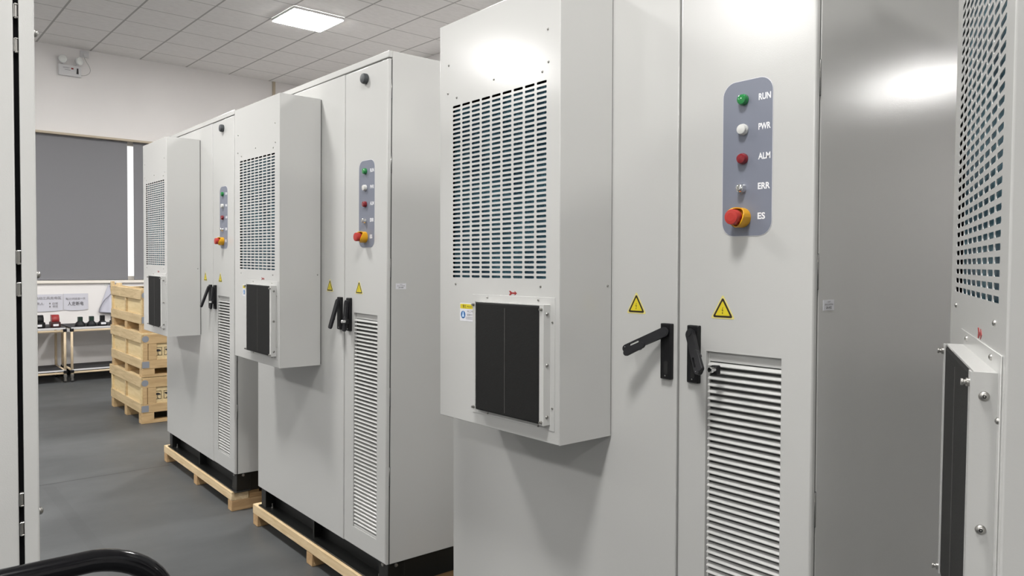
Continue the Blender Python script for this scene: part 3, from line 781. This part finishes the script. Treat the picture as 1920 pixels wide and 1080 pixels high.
# ================================================================ WOODEN CRATES
CLX, CLY = 1.11, .98
def b_cpanel(mb, h): mb.box(.012, CLX - .012, .014, CLY - .014, 0, h - .02, PLY)
def crate(loc, base, wall, label, rz=0.0, open_top=False, stub=.0):
    t = thing('wooden_crate', label, 'crate', loc, (0, 0, rz), 'stacked wooden crates')
    k = f'{base:.3f}{wall:.3f}'
    z0, z1 = base, base + wall
    for x in (0, CLX / 2 - .045, CLX - .09):
        part('runner', 'cr_run' + k + f'{x:.2f}', lambda mb, x=x: (mb.box(x, x + .09, .0, CLY, .0, base * .28, PLANK_Y, .002), [mb.box(x, x + .09, a, a + .11, base * .28, base, PLANK_Y, .002) for a in (0, CLY / 2 - .055, CLY - .11)]), t)
    body = part('panel_box', 'cr_box' + k, lambda mb: mb.box(.012, CLX - .012, .016, CLY - .016, z0, z1 - .018, PLY), t, label='plywood walls')
    for za, zb in ((z0, z0 + .088), (z1 - .095, z1)):
        for ya, yb in ((-.006, .016), (CLY - .016, CLY)):
            part('long_plank', f'cr_pl{k}{za:.3f}{ya:.3f}', lambda mb, za=za, zb=zb, ya=ya, yb=yb: mb.box(-stub if za > z0 + .1 and ya < 0 else 0, CLX - .004, ya, yb, za, zb, PLANK, .002), t)
    for za, zb in ((z0, z0 + .080), (z1 - .100, z1 - .012)):
        for xa, xb in ((CLX - .014, CLX + .004), (-.004, .012)):
            part('side_plank', f'cr_sd{k}{za:.3f}{xa:.3f}', lambda mb, za=za, zb=zb, xa=xa, xb=xb: mb.box(xa, xb, .012, CLY - .01, za, zb, PLANK_Y, .002), t)
    for y in (.012, .055, CLY - .10):
        part('cleat', f'cr_sc{k}{y:.3f}', lambda mb, y=y: mb.box(CLX - .014, CLX + .002, y, y + (.038 if y == .012 else .072), z0 + .080, z1 - .100, PLANK_Y, .002), t)
    part('cleat', 'cr_cl' + k, lambda mb: mb.box(CLX / 2 - .016, CLX / 2 + .016, -.004, .018, z0 + .088, z1 - .095, PLANK, .001), t)
    for x in (.003, CLX - .045): part('cleat', 'cr_ce' + k + f'{x:.2f}', lambda mb, x=x: mb.box(x, x + .040, -.001, .018, z0 + .088, z1 - .095, PLY, .001), t)
    def lid(mb):
        if open_top:
            mb.box(.012, CLX - .012, .016, .030, z1 - .02, z1 + .012, PLANK, .001); mb.box(0, .05, -.01, .02, z1 - .06, z1 + .045, PLANK, .002)
            mb.box(.10, .22, .02, .05, z1 - .01, z1 + .03, PLANK, .002); mb.box(.02, CLX - .02, CLY - .05, CLY - .02, z1 - .02, z1 + .02, PLANK, .001)
            mb.box(.012, CLX - .012, .03, CLY - .03, z1 - .03, z1 - .018, PLY)
        else:
            mb.box(.004, CLX, .0, CLY, z1 - .018, z1 - .002, PLY, .001)
            for y in (.02, .45, CLY - .12): mb.box(.0, CLX, y, y + .10, z1 - .003, z1, PLANK, .001)
    part('lid', 'cr_lid' + k + str(open_top), lid, t)
    for zc_ in (z1 - .055, z0 + .038):
        def br(mb):
            mb.prism(circle(.030, 0, .030, 14) if zc_ > z0 + .1 else rrect(0, .062, -.03, .03, .006), -.0015, 0, GALV, T(CLX + .005, 0, zc_) @ RZ(PI / 2))
        part('corner_bracket', 'cr_br' + k + f'{zc_:.3f}', br, t, label='grey steel corner plate')
    def marks(mb):
        M = T(CLX - .0100, 0, 0) @ RZ(PI / 2); zm = (z0 + z1) / 2 - .012
        for n, y in enumerate((.142, .232, .50, .59)):
            for a, b, c, d in ((-.034, .034, .036, .039), (-.034, .034, -.036, -.033), (-.034, -.031, -.036, .039), (.031, .034, -.036, .039)): mb.prism([(y + a, zm + c), (y + b, zm + c), (y + b, zm + d), (y + a, zm + d)], -.0012, 0, TXT_BLACK, M)
            hd = [(y + .027 * math.cos(PI * q / 10), zm + .002 + .020 * math.sin(PI * q / 10)) for q in range(11)]
            if n % 2 == 0:
                mb.prism(hd, -.0012, 0, TXT_BLACK, M); mb.prism([(y - .002, zm - .028), (y + .002, zm - .028), (y + .002, zm + .004), (y - .002, zm + .004)], -.0012, 0, TXT_BLACK, M)
                mb.prism([(y - .002, zm - .029), (y + .010, zm - .029), (y + .010, zm - .025), (y - .002, zm - .025)], -.0012, 0, TXT_BLACK, M)
            else:
                mb.prism([(p, 2 * zm + .024 - q) for p, q in hd], -.0012, 0, TXT_BLACK, M); mb.prism([(y - .002, zm - .028), (y + .002, zm - .028), (y + .002, zm + .004), (y - .002, zm + .004)], -.0012, 0, TXT_BLACK, M)
                mb.prism([(y - .014, zm - .029), (y + .014, zm - .029), (y + .014, zm - .024), (y - .014, zm - .024)], -.0012, 0, TXT_BLACK, M)
    part('shipping_marks', 'cr_mk' + k, marks, t, label='black umbrella and glass shipping marks')
    return t
crate((-8.565, 1.918, 0), .100, .333, 'lowest wooden crate of the stack, standing on the floor', stub=.05)
crate((-8.555, 1.922, .433), .078, .331, 'wooden crate in the middle of the stack', stub=.03)
crate((-8.590, 1.930, .842), .080, .322, 'topmost wooden crate of the stack, uneven at its top', 0.0, True)

# ================================================================ TROLLEY BENCHES UNDER THE WINDOW
BXF, BXB = -10.45, -11.03
def bench(y0, y1, label):
    t = thing('bench_trolley', label, 'workbench', (BXF, y0, 0), (0, 0, 0), 'pipe benches under the window')
    L = y1 - y0; D = BXF - BXB; k = f'{L:.2f}'
    zt, zb = .672, .125
    def rails(mb):
        for z in (zt - .045, zb - .010):
            for x in (0, -D): mb.tube([(x, .02, z), (x, L - .02, z)], .014, PIPE, 10)
            for y in (.018, L - .018): mb.tube([(-.02, y, z + .03), (-D + .02, y, z + .03)], .014, PIPE, 10)
    part('rails', 'b_rails' + k, rails, t)
    part('edge_strip', 'b_strip' + k, lambda mb: (mb.box(-.008, .014, .01, L - .01, zt - .022, zt - .002, ALU, .002), mb.box(-.008, .014, .01, L - .01, zb + .012, zb + .030, ALU, .002)), t, label='pale aluminium edge strip')
    part('bench_top', 'b_top' + k, lambda mb: mb.box(-D, .004, .0, L, zt - .016, zt, BENCHTOP, .002), t, label='dark bench top mat')
    part('shelf', 'b_shelf' + k, lambda mb: mb.box(-D, .0, .02, L - .02, zb + .018, zb + .026, BENCHTOP), t)
    for x in (0, -D):
        for y in (.018, L - .018):
            lg = part('leg', 'b_leg', lambda mb: mb.tube([(0, 0, .095), (0, 0, zt - .02)], .0145, PIPE, 10), t, (x, y, 0))
            for z in (zt - .035, zb + .005): part('joint', f'b_joint{z:.3f}', lambda mb, z=z: mb.box(-.018, .018, -.020, .020, z - .018, z + .018, PLASTIC, .004), lg, label='black pipe joint')
            part('caster', 'b_caster', lambda mb: (mb.lathe([(.0, -.012), (.024, -.012), (.026, -.008), (.026, .008), (.024, .012), (.0, .012)], RUBBER, T(0, .0, .026) @ RZ(PI / 2), 18), mb.box(-.02, .02, -.018, .018, .070, .100, STEEL, .004), mb.box(-.017, -.013, -.012, .012, .02, .075, STEEL), mb.box(.013, .017, -.012, .012, .02, .075, STEEL)), lg, label='caster wheel')
    return t
bench(.50, 1.850, 'pipe bench on casters with black and red chargers, left of the gap')
bench(1.888, 3.22, 'pipe bench on casters with dark green chargers, right of the gap and behind the crates')
ZT = .673
def charger(y, label, m1, m2, w=.095, h=.135, kind=0, tag=False, x=-10.545):
    t = thing('battery_charger', label, 'charger', (x, y, ZT), (0, 0, 0), 'chargers on the benches')
    k = f'{m1.name}{m2.name}{w}{h}{kind}'
    if kind == 0:      # sloped box with an upright battery
        part('base', 'ch_b' + k, lambda mb: mb.box(-.07, .06, -w / 2, w / 2, 0, h * .45, m1, .008), t)
        part('battery', 'ch_t' + k, lambda mb: mb.prism([(-.05, h * .4), (.045, h * .4), (.050, h * .75), (.020, h), (-.045, h)], -w * .36, w * .36, m2, None, None, .004) if False else mb.add(
            [(x_, y_, z_) for y_ in (-w * .38, w * .38) for x_, z_ in ((-.05, h * .4), (.05, h * .4), (.052, h * .72), (.020, h), (-.045, h))],
            [(0, 1, 2, 3, 4), (9, 8, 7, 6, 5), (0, 5, 6, 1), (1, 6, 7, 2), (2, 7, 8, 3), (3, 8, 9, 4), (4, 9, 5, 0)], m2), t, label='upright battery pack')
    else:              # round-shouldered charger with a neck
        part('base', 'ch_b' + k, lambda mb: mb.lathe([(w * .55, 0), (w * .58, .012), (w * .5, .035), (w * .30, .058), (.022, .07), (.0, .07)], m1, T(0, 0, 0) @ RX(-PI / 2), 20), t)
        part('battery', 'ch_t' + k, lambda mb: mb.box(-.025, .025, -.026, .026, .06, h, m2, .004), t, label='battery neck')
    if tag: part('tag', 'ch_tag', lambda mb: mb.box(.066, .0685, -.028, .028, .016, .042, TAG), t, label='white paper tag')
charger(1.572, 'black box charger with white tag beside the left cabinet edge', PLASTIC, PLASTIC2, .13, .15, 0, True)
charger(1.745, 'red battery on its charger with white tag', DARKRED, CHARGER_RED, .105, .150, 0, True)
charger(2.015, 'dark charger nearest the gap on the right bench', PLASTIC2, DARKGREEN, .105, .115, 1)
charger(2.140, 'charger with green battery neck, second from the gap on the right bench', PLASTIC2, DARKGREEN, .10, .118, 1)
charger(2.262, 'small black charger with a white tag, left of the crates', PLASTIC2, PLASTIC, .10, .125, 1, True)
charger(2.400, 'black charger with a white tag, half hidden by the crates', PLASTIC, PLASTIC2, .085, .125, 0, True)

# ================================================================ THINGS ON THE WINDOW WALL
def notice(y0, y1, z0, z1, label, lines):
    t = thing('paper_notice', label, 'notice', (XW, y0, z0), (0, 0, 0))
    w, h = y1 - y0, z1 - z0
    def sheet(mb):
        n = 14; vs = []; fs = []
        for i in range(n + 1):
            u = i / n
            x = .004 + .005 * math.sin(PI * u) + .002 * math.sin(3 * PI * u)
            for v in (0, 1): vs.append((x + (.004 if v == 0 else 0), w * u, (h if v else -.012 * math.sin(PI * u))))
        for i in range(n): fs.append((2 * i, 2 * i + 2, 2 * i + 3, 2 * i + 1))
        mb.add(vs, fs, PAPER); mb.add([(a - .0015, b, c) for a, b, c in vs], fs, PAPER)
    part('sheet', 'sheet' + label, sheet, t)
    def ink(mb):
        M = T(.0145, 0, 0) @ RZ(PI / 2)
        for txt, x, z, s, wd, m in lines: write(mb, txt, x, 0, z, s, m, width=wd, M=M)
    part('lettering', 'ink' + label, ink, t, label='printed characters')
notice(1.36, 1.935, .838, 1.046, 'left paper notice on the wall above the red charger', [('电动工具充电区', .265, .146, .040, .288, TXT_GREY), ('负责人:', .235, .078, .036, .13, TXT_GREY), ('●', .418, .080, .030, .016, TXT_GREY), ('●', .418, .040, .030, .016, TXT_GREY), ('白班', .455, .078, .033, .06, TXT_GREY), ('夜班', .455, .040, .033, .06, TXT_GREY)])
notice(1.94, 2.222, .842, 1.050, 'right paper notice with large characters, beside the hanging bag', [('每2小时巡查一次', .022, .130, .034, .225, TXT_GREY), ('人走断电', .046, .058, .056, .180, TXT_BLACK)])

def b_bag(mb):
    """thin bag gathered at a hook, hanging open: a gathered neck over two bulging sheets"""
    top = Vector((.028, 2.470, 1.175)); n = 14; m = 10
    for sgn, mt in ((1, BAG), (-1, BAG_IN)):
        vs = []; fs = []
        for i in range(m + 1):
            t_ = i / m; z = 1.175 - .375 * t_
            y0 = 2.470 - .125 * t_ ** .85; y1 = 2.470 + .175 * t_ ** .95
            for j in range(n + 1):
                u = j / n; bul = math.sin(PI * u) * (t_ ** .7) * .075 + .006 * math.sin(6 * PI * u) * t_
                vs.append((XW + .012 + (bul if sgn > 0 else bul * .12), y0 + (y1 - y0) * u, z - (.012 * math.sin(PI * u) if t_ > .9 else 0)))
        for i in range(m):
            for j in range(n): fs.append((i * (n + 1) + j, i * (n + 1) + j + 1, (i + 1) * (n + 1) + j + 1, (i + 1) * (n + 1) + j))
        mb.add(vs, fs, mt)
    # seam of the folded front flap
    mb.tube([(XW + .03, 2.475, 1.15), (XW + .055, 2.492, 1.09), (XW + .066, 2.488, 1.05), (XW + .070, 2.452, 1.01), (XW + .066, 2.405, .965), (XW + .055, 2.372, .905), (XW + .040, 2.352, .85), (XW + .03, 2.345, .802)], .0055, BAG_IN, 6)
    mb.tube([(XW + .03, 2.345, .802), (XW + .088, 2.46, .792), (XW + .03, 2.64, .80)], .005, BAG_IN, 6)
solo('plastic_bag', 'white plastic bag hanging on a hook under the window', 'bag', b_bag)
def b_hook(mb):
    mb.box(XW, XW + .004, 2.415, 2.52, 1.145, 1.222 - .045, ELENS, .001)
    mb.tube([(XW + .004, 2.470, 1.172), (XW + .02, 2.470, 1.168), (XW + .03, 2.470, 1.172), (XW + .034, 2.470, 1.184)], .003, STEEL, 8)
solo('wall_hook', 'clear adhesive hook above the plastic bag', 'hook', b_hook)

et = thing('emergency_light', 'white twin-head emergency light high on the window wall', 'emergency light', (XW, 1.906, 3.838))
def b_ebox(mb):
    mb.box(0, .05, 0, .252, 0, .138, ELIGHT, .008, seg=2)
part('housing', 'e_box', b_ebox, et)
def b_emark(mb):
    M = T(.0506, 0, 0) @ RZ(PI / 2)
    mb.prism([(.196, .034), (.222, .034), (.219, .106), (.201, .106)], -.001, 0, TXT_BLACK, M)
    mb.prism([(.138, .086), (.164, .086), (.164, .104), (.138, .104)], -.001, 0, ARROW_RED, M)
    write(mb, '消防应急灯', .045, -.001, .092, .017, TXT_GREY, width=.075, M=M)
    mb.prism([(.066, .070), (.13, .070), (.13, .074), (.066, .074)], -.001, 0, TXT_GREY, M)
part('markings', 'e_mark', b_emark, et, label='printed markings and dark switch window')
for y, a in ((.052, -.25), (.205, .45)):
    part('lamp_head', f'e_head{y}', lambda mb, a=a: (mb.lathe([(.020, 0), (.036, .01), (.050, .035), (.053, .052), (.0, .052)], ELIGHT, RZ(PI / 2 + a), 22), mb.lathe([(.048, .050), (.046, .060), (.03, .068), (.0, .071)], ELENS, RZ(PI / 2 + a), 22), mb.tube([(0, 0, 0), (-.005, 0, -.06)], .012, ELIGHT, 10)), et, (.030, y, .196), label='round lamp head')
solo('junction_box', 'small white wall box at the ceiling above the emergency light', 'junction box', lambda mb: (mb.box(XW, XW + .030, 2.155, 2.255, 4.105, 4.19, ELIGHT, .004), mb.box(XW + .030, XW + .05, 2.185, 2.215, 4.112, 4.15, ELIGHT, .004)))
def b_cable(mb):
    P = [(2.20, 4.112), (2.205, 4.09), (2.225, 4.05), (2.255, 4.00), (2.268, 3.955), (2.258, 3.915), (2.225, 3.885), (2.19, 3.872), (2.158, 3.870)]
    pts = []
    for i in range(len(P) - 1):
        p0, p1, p2, p3 = (Vector(P[max(i - 1, 0)]), Vector(P[i]), Vector(P[i + 1]), Vector(P[min(i + 2, len(P) - 1)]))
        for k in range(4):
            t_ = k / 4; q = .5 * ((2 * p1) + (-p0 + p2) * t_ + (2 * p0 - 5 * p1 + 4 * p2 - p3) * t_ ** 2 + (-p0 + 3 * p1 - 3 * p2 + p3) * t_ ** 3); pts.append((XW + .02, q.x, q.y))
    pts.append((XW + .02, *P[-1])); mb.tube(pts, .0026, CABLE, 8)
solo('power_cable', 'thin cable curving from the junction box to the emergency light', 'cable', b_cable)

# ================================================================ PLATFORM TROLLEY (bottom left)
tt = thing('platform_trolley', 'trolley with a bent glossy black tube handle at bottom left', 'trolley', (-1.393, -.15, 0))
def b_handle(mb):
    zt = 1.0505; yr = .395; r = .105
    pts = [(0, -.42, .17), (0, -.42, .55), (0, -.42, zt - r)]
    for k in range(1, 9): a = PI / 2 * k / 8; pts.append((0, -.42 + r * (1 - math.cos(a)), zt - r + r * math.sin(a)))
    pts += [(0, -.1, zt + .0005), (0, .15, zt)]
    y1 = yr + .15
    for k in range(1, 13):
        a = PI / 2 * k / 12; pts.append((0, y1 - r * 1.25 + r * 1.25 * math.sin(a), zt - r * .95 * (1 - math.cos(a))))
    pts += [(0, y1 + .004, .7), (0, y1 + .004, .17)]
    mb.tube(pts, .0185, TUBE, 20)
part('handle', 't_handle', b_handle, tt, label='glossy black bent tube handle')
part('deck', 't_deck', lambda mb: mb.box(-.04, .82, -.46, .60, .15, .19, BENCHTOP, .012, seg=2), tt)
for x in (.06, .72):
    for y in (-.38, .52):
        part('wheel', 't_wheel', lambda mb: (mb.lathe([(.055, -.016), (.062, -.012), (.062, .012), (.055, .016), (0, .016)], RUBBER, RZ(PI / 2), 20), mb.box(-.03, .03, -.025, .025, .06, .09, STEEL, .003), mb.box(-.022, .022, .018, .023, -.01, .07, STEEL), mb.box(-.022, .022, -.023, -.018, -.01, .07, STEEL)), tt, (x, y, .062))
